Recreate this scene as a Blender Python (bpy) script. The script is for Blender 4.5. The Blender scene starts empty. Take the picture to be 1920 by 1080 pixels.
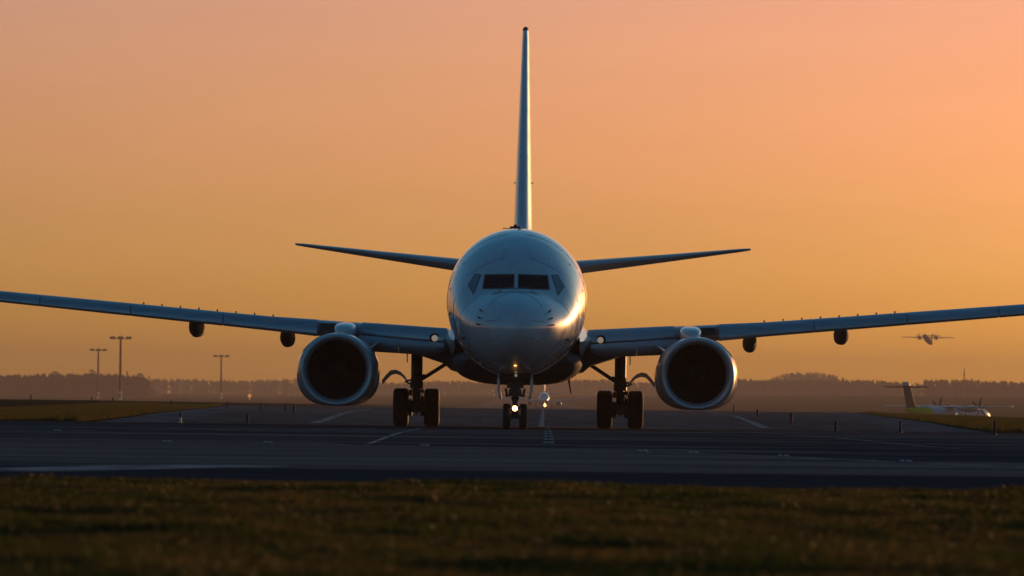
import bpy, math, random
from mathutils import Vector, Matrix
from mathutils.bvhtree import BVHTree
import numpy as np

R = math.radians
SC = bpy.context.scene
COL = SC.collection
random.seed(11)

# ------------------------------------------------------------------ camera
F = 11700.0            # focal length in pixels of a 1920 wide picture
CAM_H = 0.64
ROLL = R(0.68)
HOR = 220.0            # horizon below the picture's middle
cam = bpy.data.cameras.new('camera')
cam.sensor_width = 36.0
cam.lens = F / 1920 * 36.0
cam.shift_x = HOR * math.sin(ROLL) / 1920
cam.shift_y = HOR * math.cos(ROLL) / 1920
cam.clip_start = 1.0
cam.clip_end = 30000
cam.dof.use_dof = True
cam.dof.focus_distance = 166
cam.dof.aperture_fstop = 5.6
cam_o = bpy.data.objects.new('camera', cam)
COL.objects.link(cam_o)
# looking along +Y, rolled so that the right side sinks
cam_o.matrix_world = Matrix.Translation((0, 0, CAM_H)) @ Matrix.Rotation(R(90), 4, 'X') @ Matrix.Rotation(ROLL, 4, 'Z')
SC.camera = cam_o

# ------------------------------------------------------------------ sky
SUN_EL, SUN_AZ = R(3.0), R(29)
world = bpy.data.worlds.new('World')
SC.world = world
world.use_nodes = True
nt = world.node_tree
bg = nt.nodes['Background']
sky = nt.nodes.new('ShaderNodeTexSky')
sky.sky_type = 'NISHITA'
sky.sun_disc = False
sky.sun_elevation = SUN_EL
sky.sun_rotation = SUN_AZ
sky.air_density = 1.0
sky.dust_density = 1.0
sky.ozone_density = 4.0
tc = nt.nodes.new('ShaderNodeTexCoord')
sep = nt.nodes.new('ShaderNodeSeparateXYZ')
nt.links.new(tc.outputs['Generated'], sep.inputs[0])
ramp = nt.nodes.new('ShaderNodeValToRGB')      # sky tint by height: warm boost low down, teal overhead for the airliner's reflections
mr = nt.nodes.new('ShaderNodeMapRange')
mr.inputs['From Min'].default_value = 0.0
mr.inputs['From Max'].default_value = 0.40
nt.links.new(sep.outputs['Z'], mr.inputs['Value'])
nt.links.new(mr.outputs[0], ramp.inputs[0])
els = ramp.color_ramp.elements
SKY_TINT = ((0.0, (3.0, 2.45, 0.75)), (0.015, (3.0, 2.45, 0.9)), (0.034, (2.95, 2.3, 1.2)), (0.051, (2.9, 2.15, 1.42)), (0.068, (2.98, 2.02, 1.55)),
            (0.10, (3.3, 1.82, 1.52)), (0.13, (3.6, 1.80, 1.50)), (0.16, (3.8, 1.78, 1.52)), (0.25, (3.3, 1.9, 1.65)), (0.5, (1.4, 1.85, 1.65)), (1.0, (0.80, 1.85, 1.60)))
for k, (p, c) in enumerate(SKY_TINT):
    e = els[0] if k == 0 else els[len(els) - 1] if k == len(SKY_TINT) - 1 else els.new(p)
    e.position = p
    e.color = (c[0] / 4, c[1] / 4, c[2] / 4, 1)
ramp.color_ramp.interpolation = 'LINEAR'
mul = nt.nodes.new('ShaderNodeMix'); mul.data_type = 'RGBA'; mul.blend_type = 'MULTIPLY'
mul.inputs[0].default_value = 1.0
nt.links.new(sky.outputs[0], mul.inputs[6])
vm = nt.nodes.new('ShaderNodeVectorMath'); vm.operation = 'SCALE'; vm.inputs['Scale'].default_value = 4.0
nt.links.new(ramp.outputs[0], vm.inputs[0])
nt.links.new(vm.outputs[0], mul.inputs[7])
smap = nt.nodes.new('ShaderNodeMapping'); smap.inputs['Scale'].default_value = (6, 6, 55); smap.inputs['Rotation'].default_value = (0.0, R(2.5), 0)
nt.links.new(tc.outputs['Generated'], smap.inputs[0])
snz = nt.nodes.new('ShaderNodeTexNoise'); snz.inputs['Scale'].default_value = 1.0; snz.inputs['Detail'].default_value = 4
nt.links.new(smap.outputs[0], snz.inputs['Vector'])
smr = nt.nodes.new('ShaderNodeMapRange'); smr.inputs['From Min'].default_value = 0.3; smr.inputs['From Max'].default_value = 0.7
smr.inputs['To Min'].default_value = 0.955; smr.inputs['To Max'].default_value = 1.045
nt.links.new(snz.outputs['Fac'], smr.inputs['Value'])
svm = nt.nodes.new('ShaderNodeVectorMath'); svm.operation = 'SCALE'
nt.links.new(mul.outputs[2], svm.inputs[0]); nt.links.new(smr.outputs[0], svm.inputs['Scale'])
nt.links.new(svm.outputs[0], bg.inputs['Color'])
bg.inputs['Strength'].default_value = 0.10

sun = bpy.data.lights.new('sun', 'SUN')
sun.energy = 2.8
sun.angle = R(0.6)
sun.color = (1.0, 0.48, 0.18)
sun_o = bpy.data.objects.new('sun', sun)
COL.objects.link(sun_o)
sdir = Vector((math.sin(SUN_AZ) * math.cos(SUN_EL), math.cos(SUN_AZ) * math.cos(SUN_EL), math.sin(SUN_EL)))
sun_o.rotation_euler = sdir.to_track_quat('Z', 'Y').to_euler()
sun_o.location = sdir * 300

SC.view_settings.view_transform = 'Standard'
SC.view_settings.look = 'None'
SC.view_settings.gamma = 1.0
SC.view_settings.use_curve_mapping = False
SC.view_settings.exposure = 0.0
SC.render.engine = 'CYCLES'
SC.cycles.max_bounces = 6
SC.cycles.volume_bounces = 0
SC.cycles.use_denoising = True


# ------------------------------------------------------------------ helpers
def at(px, py, d):
    """ the place at distance d that the photograph shows at pixel px, py """
    dx, dy = px - 960, py - 540
    u = dx * math.cos(ROLL) + dy * math.sin(ROLL)
    v = -dx * math.sin(ROLL) + dy * math.cos(ROLL)
    return Vector((u * d / F, d, CAM_H + (HOR - v) * d / F))


def pchip(xs, ys):
    n = len(xs)
    h = [xs[i + 1] - xs[i] for i in range(n - 1)]
    dl = [(ys[i + 1] - ys[i]) / h[i] for i in range(n - 1)]
    m = [0.0] * n
    m[0], m[-1] = dl[0], dl[-1]
    for i in range(1, n - 1):
        if dl[i - 1] * dl[i] > 0:
            w1, w2 = 2 * h[i] + h[i - 1], h[i] + 2 * h[i - 1]
            m[i] = (w1 + w2) / (w1 / dl[i - 1] + w2 / dl[i])

    def f(x):
        if x <= xs[0]:
            return ys[0]
        if x >= xs[-1]:
            return ys[-1]
        i = 0
        while x > xs[i + 1]:
            i += 1
        t = (x - xs[i]) / h[i]
        return ((1 + 2 * t) * (1 - t) ** 2 * ys[i] + t * (1 - t) ** 2 * h[i] * m[i]
                + t * t * (3 - 2 * t) * ys[i + 1] + t * t * (t - 1) * h[i] * m[i + 1])
    return f


def lerp_tab(xs, ys):
    return lambda x: float(np.interp(x, xs, ys))


def sstep(a, b, x):
    t = min(1.0, max(0.0, (x - a) / (b - a)))
    return t * t * (3 - 2 * t)


class MB:
    def __init__(self):
        self.v, self.f, self.mi = [], [], []
        self.m = 0

    def add(self, vs, fs):
        o = len(self.v)
        self.v += [tuple(p) for p in vs]
        self.f += [tuple(i + o for i in q) for q in fs]
        self.mi += [self.m] * len(fs)
        return self

    def box(self, c, s, rot=None):
        hx, hy, hz = s[0] / 2, s[1] / 2, s[2] / 2
        vs = [Vector((x, y, z)) for x in (-hx, hx) for y in (-hy, hy) for z in (-hz, hz)]
        if rot is not None:
            vs = [rot @ p for p in vs]
        vs = [p + Vector(c) for p in vs]
        return self.add(vs, [(0, 1, 3, 2), (4, 6, 7, 5), (0, 4, 5, 1), (2, 3, 7, 6), (0, 2, 6, 4), (1, 5, 7, 3)])

    def rings(self, rings, close=True, cap0=False, cap1=False):
        n = len(rings[0])
        vs = [p for r in rings for p in r]
        fs = []
        for i in range(len(rings) - 1):
            for j in range(n if close else n - 1):
                k = (j + 1) % n
                fs.append((i * n + j, i * n + k, (i + 1) * n + k, (i + 1) * n + j))
        if cap0:
            fs.append(tuple(range(n - 1, -1, -1)))
        if cap1:
            fs.append(tuple((len(rings) - 1) * n + j for j in range(n)))
        return self.add(vs, fs)

    def tube(self, pts, r, n=10):
        pts = [Vector(p) for p in pts]
        rs = r if isinstance(r, (list, tuple)) else [r] * len(pts)
        rr = []
        for i, p in enumerate(pts):
            a = pts[max(0, i - 1)]
            b = pts[min(len(pts) - 1, i + 1)]
            d = (b - a).normalized()
            up = Vector((0, 0, 1)) if abs(d.z) < 0.95 else Vector((0, 1, 0))
            s = d.cross(up).normalized()
            t = s.cross(d).normalized()
            rr.append([p + rs[i] * (math.cos(2 * math.pi * k / n) * s + math.sin(2 * math.pi * k / n) * t) for k in range(n)])
        return self.rings(rr, True, True, True)

    def lathe(self, prof, n=32, axis='X', c=(0, 0, 0)):
        """ prof: (along, radius) pairs, turned about the axis through c """
        rr = []
        for a, r in prof:
            ring = []
            for k in range(n):
                co, si = r * math.cos(2 * math.pi * k / n), r * math.sin(2 * math.pi * k / n)
                p = {'X': (a, co, si), 'Y': (co, a, si), 'Z': (co, si, a)}[axis]
                ring.append(Vector(p) + Vector(c))
            rr.append(ring)
        return self.rings(rr, True, True, True)

    def build(self, name, mats, parent=None, smooth=True, angle=35):
        me = bpy.data.meshes.new(name)
        me.from_pydata(self.v, [], self.f)
        if not isinstance(mats, (list, tuple)):
            mats = [mats]
        for m in mats:
            me.materials.append(m)
        if len(mats) > 1:
            me.polygons.foreach_set('material_index', self.mi)
        me.validate()
        import bmesh
        bm = bmesh.new(); bm.from_mesh(me)
        bmesh.ops.recalc_face_normals(bm, faces=bm.faces)
        if smooth:
            for f in bm.faces:
                f.smooth = True
            for e in bm.edges:
                if len(e.link_faces) == 2 and e.calc_face_angle(0) > R(angle):
                    e.smooth = False
        bm.to_mesh(me); bm.free()
        o = bpy.data.objects.new(name, me)
        COL.objects.link(o)
        if parent is not None:
            o.parent = parent
        return o


def empty(name, loc=(0, 0, 0), rz=0.0, parent=None):
    o = bpy.data.objects.new(name, None)
    o.location = loc
    o.rotation_euler = (0, 0, rz)
    o.empty_display_size = 0.3
    COL.objects.link(o)
    if parent is not None:
        o.parent = parent
    return o


def tag(o, label, cat=None, group=None, kind=None):
    if label: o['label'] = label
    if cat: o['category'] = cat
    if group: o['group'] = group
    if kind: o['kind'] = kind
    return o


def copy_tree(o, parent=None):
    c = o.copy()
    COL.objects.link(c)
    c.parent = parent
    for ch in list(o.children):
        copy_tree(ch, c)
    return c


# ------------------------------------------------------------------ materials
def mat(name, col, rough=0.5, metal=0.0, spec=0.5, coat=0.0, coat_rough=0.05, noise=None, bump=None,
        emit=None, estr=0.0, rvar=0.0):
    """ noise: (scale xyz, other colour, contrast lo, hi) mixes a second colour; bump: (scale, strength) """
    m = bpy.data.materials.new(name)
    m.use_nodes = True
    t = m.node_tree
    b = t.nodes['Principled BSDF']
    b.inputs['Base Color'].default_value = (*col, 1)
    b.inputs['Roughness'].default_value = rough
    b.inputs['Metallic'].default_value = metal
    b.inputs['Specular IOR Level'].default_value = spec
    b.inputs['Coat Weight'].default_value = coat
    b.inputs['Coat Roughness'].default_value = coat_rough
    if emit:
        b.inputs['Emission Color'].default_value = (*emit, 1)
        b.inputs['Emission Strength'].default_value = estr
    co = t.nodes.new('ShaderNodeTexCoord')

    def noise_node(scale, detail=5.0):
        mp = t.nodes.new('ShaderNodeMapping')
        mp.inputs['Scale'].default_value = scale if isinstance(scale, (tuple, list)) else (scale,) * 3
        t.links.new(co.outputs['Object'], mp.inputs[0])
        n = t.nodes.new('ShaderNodeTexNoise')
        n.inputs['Scale'].default_value = 1.0
        n.inputs['Detail'].default_value = detail
        t.links.new(mp.outputs[0], n.inputs['Vector'])
        return n
    if noise:
        prev = None
        for nz in (noise if isinstance(noise, list) else [noise]):
            sc, c2, lo, hi = nz
            n = noise_node(sc)
            mr_ = t.nodes.new('ShaderNodeMapRange')
            mr_.inputs['From Min'].default_value = lo
            mr_.inputs['From Max'].default_value = hi
            t.links.new(n.outputs['Fac'], mr_.inputs['Value'])
            mx = t.nodes.new('ShaderNodeMix'); mx.data_type = 'RGBA'
            t.links.new(mr_.outputs[0], mx.inputs[0])
            if prev is None:
                mx.inputs[6].default_value = (*col, 1)
            else:
                t.links.new(prev, mx.inputs[6])
            mx.inputs[7].default_value = (*c2, 1)
            prev = mx.outputs[2]
        t.links.new(prev, b.inputs['Base Color'])
    if rvar:
        n = noise_node(1.7)
        mr_ = t.nodes.new('ShaderNodeMapRange')
        mr_.inputs['From Min'].default_value = 0.3
        mr_.inputs['From Max'].default_value = 0.7
        mr_.inputs['To Min'].default_value = max(0.02, rough - rvar)
        mr_.inputs['To Max'].default_value = rough + rvar
        t.links.new(n.outputs['Fac'], mr_.inputs['Value'])
        t.links.new(mr_.outputs[0], b.inputs['Roughness'])
    if bump:
        n = noise_node(bump[0])
        bp = t.nodes.new('ShaderNodeBump')
        bp.inputs['Strength'].default_value = bump[1]
        bp.inputs['Distance'].default_value = 0.05
        t.links.new(n.outputs['Fac'], bp.inputs['Height'])
        t.links.new(bp.outputs[0], b.inputs['Normal'])
    return m


M = {}
M['paint'] = mat('white_paint', (0.66, 0.67, 0.68), 0.30, spec=0.5, coat=1.0, coat_rough=0.05,
                 noise=[((0.5, 0.25, 0.9), (0.58, 0.59, 0.6), 0.4, 0.8), ((5, 0.5, 1.2), (0.60, 0.59, 0.57), 0.55, 0.75)], rvar=0.08)
M['paint'].node_tree.nodes['Principled BSDF'].inputs['Coat IOR'].default_value = 1.75
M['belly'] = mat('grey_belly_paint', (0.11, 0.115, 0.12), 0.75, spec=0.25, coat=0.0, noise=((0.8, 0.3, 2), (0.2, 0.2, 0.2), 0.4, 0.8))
M['wing'] = mat('grey_wing_paint', (0.42, 0.45, 0.47), 0.38, spec=0.5, coat=0.3, coat_rough=0.15,
                noise=((0.7, 0.5, 3), (0.25, 0.27, 0.29), 0.4, 0.75))
M['slat'] = mat('slat_metal', (0.46, 0.51, 0.53), 0.34, metal=0.55, noise=((0.5, 2, 14), (0.34, 0.37, 0.40), 0.4, 0.7))
M['lip'] = mat('polished_lip', (0.50, 0.52, 0.53), 0.38, metal=0.5, rvar=0.08, noise=((3, 3, 3), (0.5, 0.51, 0.52), 0.4, 0.7))
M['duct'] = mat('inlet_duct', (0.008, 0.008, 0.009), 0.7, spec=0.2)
M['fan'] = mat('fan_titanium', (0.05, 0.05, 0.055), 0.4, metal=0.6)
M['tyre'] = mat('tyre_rubber', (0.012, 0.012, 0.013), 0.75, bump=(30, 0.2))
M['steel'] = mat('gear_steel', (0.10, 0.10, 0.105), 0.45, metal=0.3, noise=(6, (0.04, 0.04, 0.04), 0.4, 0.7))
M['hub'] = mat('wheel_hub', (0.30, 0.30, 0.31), 0.4, metal=0.5)
M['glass'] = mat('cockpit_glass', (0.008, 0.010, 0.013), 0.05, spec=0.12)
M['side_glass'] = mat('side_glass_sky_sheen', (0.22, 0.23, 0.25), 0.12, spec=0.8)  # grey base stands in for the sky reflected in the side panes
M['seal'] = mat('window_seal', (0.05, 0.06, 0.07), 0.5)
M['line'] = mat('panel_gap', (0.06, 0.06, 0.065), 0.6)
M['strip'] = mat('diverter_metal', (0.65, 0.65, 0.65), 0.25, metal=0.8)
M['dark'] = mat('black_paint', (0.02, 0.02, 0.022), 0.5)
M['lamp'] = mat('lamp_lens', (0.9, 0.8, 0.6), 0.2, emit=(1.0, 0.45, 0.11), estr=16)
M['lamp_soft'] = mat('dim_lamp_lens', (0.6, 0.55, 0.5), 0.25, emit=(1.0, 0.78, 0.55), estr=0.2)
M['asphalt'] = mat('asphalt', (0.17, 0.14, 0.125), 0.95, spec=0.0,
                   noise=[((0.02, 0.09, 1), (0.20, 0.175, 0.16), 0.40, 0.60), ((0.06, 0.5, 1), (0.065, 0.066, 0.074), 0.50, 0.60),
                          ((0.35, 1.6, 1), (0.17, 0.155, 0.145), 0.52, 0.72)], bump=(14, 0.15))
M['asphalt2'] = mat('new_asphalt', (0.085, 0.086, 0.090), 0.95, spec=0.0,
                   noise=[((0.03, 0.05, 1), (0.16, 0.145, 0.135), 0.45, 0.58), ((0.08, 0.16, 1), (0.045, 0.050, 0.058), 0.48, 0.58),
                          ((0.4, 0.3, 1), (0.105, 0.10, 0.10), 0.55, 0.72)], bump=(14, 0.15))
M['concrete'] = mat('runway_concrete', (0.165, 0.135, 0.120), 0.95, spec=0.0,
                    noise=[((0.12, 0.012, 1), (0.105, 0.092, 0.088), 0.38, 0.65), ((1.5, 0.05, 1), (0.22, 0.18, 0.16), 0.5, 0.75)])
M['shoulder'] = mat('shoulder_concrete', (0.19, 0.18, 0.18), 0.95, spec=0.0, noise=((0.6, 0.08, 1), (0.09, 0.09, 0.095), 0.4, 0.65))
M['tar'] = mat('asphalt_shoulder', (0.045, 0.046, 0.052), 0.95, spec=0.0, noise=((0.2, 1, 1), (0.055, 0.060, 0.068), 0.4, 0.7))
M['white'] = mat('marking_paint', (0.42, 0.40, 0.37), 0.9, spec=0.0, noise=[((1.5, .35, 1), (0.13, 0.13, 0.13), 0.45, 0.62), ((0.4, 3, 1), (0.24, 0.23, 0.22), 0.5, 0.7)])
M['soil'] = mat('turf', (0.050, 0.041, 0.020), 0.95, spec=0.0,
                noise=[((0.08, 0.02, 1), (0.064, 0.048, 0.026), 0.35, 0.7), ((1.2, 0.25, 1), (0.028, 0.026, 0.012), 0.45, 0.7)], bump=(3, 0.5))
M['grass'] = mat('grass_blade', (0.066, 0.068, 0.016), 0.7, spec=0.1,
                 noise=[((1.6, 0.6, 1), (0.100, 0.074, 0.024), 0.42, 0.6), ((0.6, 0.35, 1), (0.024, 0.040, 0.008), 0.5, 0.66)])
gt = M['grass'].node_tree
tr = gt.nodes.new('ShaderNodeBsdfTranslucent'); ms = gt.nodes.new('ShaderNodeMixShader'); ms.inputs[0].default_value = 0.45
bsdf = gt.nodes['Principled BSDF']; outn = gt.nodes['Material Output']
gt.links.new(bsdf.inputs['Base Color'].links[0].from_socket, tr.inputs['Color'])
gt.links.new(bsdf.outputs[0], ms.inputs[1]); gt.links.new(tr.outputs[0], ms.inputs[2]); gt.links.new(ms.outputs[0], outn.inputs['Surface'])
M['post'] = mat('blue_plastic', (0.008, 0.022, 0.06), 0.75, spec=0.15)
M['post_white'] = mat('pale_sleeve', (0.7, 0.6, 0.4), 0.5)
M['glint'] = mat('fixture_steel', (0.22, 0.22, 0.22), 0.8, spec=0.1)
M['glass_fixture'] = mat('fixture_lens', (0.55, 0.5, 0.45), 0.6, spec=0.1)
M['mast'] = mat('galvanised_mast', (0.05, 0.04, 0.035), 0.7, spec=0.2)
M['mast_white'] = mat('mast_white_band', (0.7, 0.68, 0.65), 0.6)
M['mast_red'] = mat('mast_red_band', (0.45, 0.05, 0.03), 0.6)
M['twig'] = mat('winter_twigs', (0.045, 0.036, 0.028), 0.9, spec=0.1, noise=(0.06, (0.03, 0.027, 0.02), 0.4, 0.65))
M['bark'] = mat('bark', (0.035, 0.028, 0.022), 0.9, spec=0.1)
M['conifer'] = mat('conifer', (0.022, 0.026, 0.014), 0.9, spec=0.1)
M['hillside'] = mat('hillside', (0.045, 0.040, 0.028), 0.95, spec=0.05, noise=(0.02, (0.03, 0.028, 0.02), 0.4, 0.6))
M['lime'] = mat('lime_paint', (0.48, 0.46, 0.0), 0.8, spec=0.1)
M['brownpaint'] = mat('maroon_paint', (0.04, 0.024, 0.024), 0.7, spec=0.15)
M['farwhite'] = mat('turboprop_paint', (0.34, 0.35, 0.37), 0.45, coat=0.2)
M['flyer'] = mat('flyer_backlit_shade', (0.10, 0.075, 0.07), 0.6, spec=0.2)  # dark brown carries the backlit shade of the climbing turboprop
M['orange_lamp'] = mat('amber_lamp', (0.8, 0.3, 0.1), 0.3, emit=(1.0, 0.35, 0.08), estr=0.7)

# ------------------------------------------------------------------ terrain
AX0, AX1 = 0.99, 0.0054


def axis(y):
    return AX0 + AX1 * (y - 200)


half_w = lerp_tab([0, 180, 300, 600, 1000, 9000], [13, 13, 18.5, 30, 30, 30])
mid_h = lerp_tab([0, 230, 450, 600, 900, 1400, 2700, 3300, 4000, 4400, 6200, 9000], [0, 0, .18, .32, .1, -.3, -.1, 2.0, 5.5, 6.5, 12, 14])
left_h = lerp_tab([0, 190, 260, 420, 600, 1200, 2700, 3300, 4000, 4400, 6200, 9000], [0, .02, .12, .42, .62, .45, .3, 1.0, 3.0, 4.0, 9, 11])
right_h = lerp_tab([0, 186, 260, 420, 560, 1000, 1400, 2300, 3200, 4000, 4400, 6200, 9000], [0, .04, .14, .14, .06, -2.6, -2.6, -1.0, 4, 9.5, 10.5, 13, 14])


def ground_z(x, y):
    xa = x - axis(y)
    s = abs(xa) - half_w(y)
    w = sstep(0, 14, s) if y < 2700 else sstep(-40, 200, s)
    side = right_h(y) if xa > 0 else left_h(y)
    return mid_h(y) * (1 - w) + side * w


YS = [-300, -100, 0, 10, 20, 30, 40, 45.2, 45.8, 90, 140, 182.8, 183.4, 190, 200, 215, 230, 245, 260, 280, 300, 325, 350, 380, 420, 450, 480, 520, 560,
      600, 680, 780, 900, 1000, 1100, 1200, 1300, 1400, 1600, 1850, 2100, 2300, 2500, 2700, 2900, 3100, 3300, 3600, 4000, 4400, 5000, 6000, 7500, 9000]
KS = [-1, -.5, 0, .5, 1]
OS = [0.25, 1, 3, 6, 10, 14, 25, 50, 100, 200, 400, 900, 2200, 5000]


def pave_rows(y0, y1):
    return [y for y in YS if y0 <= y <= y1]


gm = MB()
rows = []
for y in YS:
    row = []
    hw = half_w(y)
    for o in reversed(OS):
        row.append((axis(y) - hw - o, 1))
    for k in KS:
        row.append((axis(y) + k * hw, 0))
    for o in OS:
        row.append((axis(y) + hw + o, 1))
    rr = []
    for x, grassy in row:
        z = ground_z(x, y)
        low = (45.5 < y < 183) and abs(x) < 800 or (not grassy and 183 <= y <= 4000)
        rr.append(Vector((x, y, z - 0.06 if low else z + (0.03 if grassy else 0))))
    rows.append(rr)
gm.rings(rows, close=False)
ground = gm.build('ground', M['soil'], smooth=True, angle=80)
tag(ground, 'dull olive turf of the airfield reaching to the far woods', kind='structure')

rm = MB()
rm.rings([[Vector((axis(y) + k * half_w(y), y, ground_z(axis(y), y) + 0.0)) for k in KS] for y in pave_rows(183.4, 4000)], close=False)
tag(rm.build('runway', M['concrete'], smooth=True), 'grey runway running away behind the airliner', kind='structure')

for side, lab in ((-1, 'pale concrete shoulder along the left edge of the runway'), (1, 'pale concrete shoulder along the right edge of the runway')):
    rm = MB()
    rm.rings([[Vector((axis(y) + side * (half_w(y) - a * (1 + half_w(y) / 26)), y, ground_z(axis(y), y) + 0.004)) for a in (1.6, 0)] for y in pave_rows(183.4, 1000)], close=False)
    tag(rm.build('runway_shoulder', M['shoulder'], smooth=True), lab, kind='structure')
tm = MB()
NEAR = [(-300, 61.0), (300, 61.0)]
SEAM = [(300, 76), (5.2, 76.5), (3.0, 87), (0.6, 92), (-2.4, 97), (-3.2, 103), (-300, 108)]
tm.add([(x, y, 0) for x, y in NEAR + SEAM], [tuple(range(9))])
tag(tm.build('taxiway', M['asphalt'], smooth=False), 'dark crossing taxiway in front of the airliner', kind='structure')
tm = MB()
tm.add([(x, y, 0) for x, y in SEAM[::-1]] + [(300, 183.4, 0), (-300, 183.4, 0)], [tuple(range(9))])
tag(tm.build('taxiway_junction', M['asphalt2'], smooth=False), 'newer blue-black asphalt under the airliner', kind='structure')
tm = MB()
tm.add([(-300, 45.4, 0), (300, 45.4, 0), (300, 61.0, 0), (-300, 61.0, 0)], [(0, 1, 2, 3)])
tag(tm.build('taxiway_shoulder', M['tar'], smooth=False), 'darker shoulder strip beside the grass verge', kind='structure')


# painted markings and a pale streak: strips 4 mm above the pavement
def marking(name, pts, w, label, group='painted lines on the pavement', z=0.004):
    m = MB()
    pts = [Vector((p[0], p[1], 0)) for p in pts]
    # refine
    fine = []
    for a, b in zip(pts[:-1], pts[1:]):
        n = max(1, int((b - a).length / 12))
        for k in range(n):
            fine.append(a.lerp(b, k / n))
    fine.append(pts[-1])
    # break at terrain rows so that the strip lies on the pavement
    rows_ = []
    for i, p in enumerate(fine):
        a = fine[max(0, i - 1)]; b = fine[min(len(fine) - 1, i + 1)]
        d = (b - a).normalized()
        s = Vector((d.y, -d.x, 0)) * (w / 2)
        rr_ = []
        for q in (p - s, p + s):
            if q.y <= 183.4:
                zz = 0.0
            else:
                i0 = max(k for k in range(len(YS)) if YS[k] <= q.y)
                t = (q.y - YS[i0]) / (YS[i0 + 1] - YS[i0])
                zz = mid_h(YS[i0]) * (1 - t) + mid_h(YS[i0 + 1]) * t
            rr_.append(Vector((q.x, q.y, zz + z)))
        rows_.append(rr_)
    m.rings(rows_, close=False)
    o = m.build(name, M['white'], smooth=False)
    return tag(o, label, kind='structure')


def gpt(px, py):
    """ where the ground (height 0) is seen at that pixel """
    dx, dy = px - 960, py - 540
    v = -dx * math.sin(ROLL) + dy * math.cos(ROLL)
    d = CAM_H * F / (v - HOR)
    p = at(px, py, d)
    return (p.x, p.y)


marking('runway_centre_line', [(axis(y), y) for y in (184, 260, 400, 600, 900)], 0.18, 'pale centre line running from the airliner to the far jet')
marking('runway_edge_line', [(axis(201) - 7.3, 201), (axis(260) - 8.8, 260), (axis(330) - 10.6, 330), (axis(404) - 12.3, 404), (axis(480) - 13.2, 480)], 0.36,
        'pale side line left of the airliner, below its engine')
marking('runway_edge_line', [(axis(203) + 7.3, 203), (axis(260) + 8.8, 260), (axis(330) + 10.6, 330), (axis(404) + 12.3, 404), (axis(480) + 13.4, 480), (axis(620) + 16, 620)], 0.36,
        'pale side line right of the airliner, below its engine')
marking('taxiway_line', [(-14, 95)] + [gpt(0, 829), gpt(300, 831), gpt(560, 834), gpt(780, 837.5), gpt(960, 842), gpt(1160, 847), gpt(1360, 852.5), gpt(1640, 865), gpt(1920, 877)] + [(7, 63)], 0.22,
        'long thin pale line across the taxiway in front of the wheels')
marking('taxiway_line', [(-15, 112), gpt(0, 808), gpt(280, 807), gpt(540, 806), gpt(700, 803.5)], 0.16, 'thin pale line left of the main wheels, bending away')
marking('lead_line', [gpt(687, 834), gpt(712, 825), gpt(732, 817), gpt(760, 809), gpt(790, 803)], 0.09, 'short curved pale line ahead of the left main wheels')
marking('pale_streak', [(-7, 52.8 + 3), gpt(0, 882.5), gpt(320, 875), gpt(480, 873.5)], 1.2, 'broad pale streak beside the grass at the lower left')  # pale streak on the pavement, laid as a strip in the marking colour
marking('taxiway_line', [gpt(1400, 810), gpt(1560, 820), gpt(1700, 834), gpt(1800, 842)], 0.10, 'faint pale line on the taxiway below the right wing')

# ------------------------------------------------------------------ the airliner
YAW = 0.0066
jet = empty('airliner', (0.089, 160.0, 0.0), -YAW)
tag(jet, 'large white twin-engine airliner facing the camera with its wheels down', 'airplane')

ST = [(0.00, 2.62, 2.62, 0.0, 2.62), (0.04, 2.79, 2.46, .17, 2.62), (.15, 2.94, 2.32, .335, 2.62), (.5, 3.17, 2.06, .65, 2.63),
      (1.0, 3.37, 1.85, .95, 2.66), (1.6, 3.55, 1.67, 1.20, 2.72), (2.1, 3.67, 1.57, 1.36, 2.80), (2.7, 4.02, 1.49, 1.50, 2.93),
      (3.2, 4.36, 1.44, 1.60, 3.06), (4.0, 4.78, 1.40, 1.72, 3.22), (5.0, 5.12, 1.38, 1.82, 3.36), (6.2, 5.32, 1.38, 1.87, 3.44),
      (7.5, 5.39, 1.38, 1.885, 3.46), (9, 5.39, 1.38, 1.885, 3.46), (26, 5.39, 1.38, 1.885, 3.46), (29, 5.39, 1.75, 1.82, 3.52),
      (32, 5.38, 2.55, 1.55, 3.85), (35, 5.28, 3.5, 1.05, 4.3), (37.2, 5.1, 4.2, .55, 4.65), (38, 4.95, 4.45, .2, 4.7)]
f_top, f_bot, f_hw, f_zc = [pchip([s[0] for s in ST], [s[k] for s in ST]) for k in (1, 2, 3, 4)]


def fus_ring(y, n=112):
    t, b, hw, zc = f_top(y), f_bot(y), f_hw(y), f_zc(y)
    out = []
    for k in range(n):
        a = 2 * math.pi * k / n
        c, s = math.cos(a), math.sin(a)
        out.append(Vector((hw * c, y, zc + ((t - zc) if s >= 0 else (zc - b)) * s)))
    return out


ys = [0.0002, .004, .015, .04, .08, .15, .24, .35] + [round(.5 + .1 * k, 3) for k in range(58)] + [6.6, 7, 7.5, 8.2, 9, 14, 20, 26, 27, 28, 29, 30, 31, 32, 33, 34, 35, 36, 37.2, 37.7, 38]
# near the tip the section grows like a root, not linearly
def tip_ring(y):
    k = math.sqrt(y / 0.15)
    r = fus_ring(0.15)
    c = Vector((0, 0.15, 2.62))
    return [Vector((p.x * k, y, 2.62 + (p.z - 2.62) * k)) for p in r]
fb = MB()
fr = [tip_ring(y) if y < 0.15 else fus_ring(y) for y in ys]
fb.rings(fr, True, True, True)
fus = fb.build('fuselage', M['paint'], jet, angle=60)
BVH = BVHTree.FromPolygons([Vector(v) for v in fb.v], fb.f)


def on_nose(x, z, off=0.0):
    h, n, i, d = BVH.ray_cast(Vector((x, -5, z)), Vector((0, 1, 0)))
    if h is None:
        h, n, i, d = BVH.find_nearest(Vector((x, 3, z)))
    if n.y > 0:
        n = -n
    return h + n * off


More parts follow.
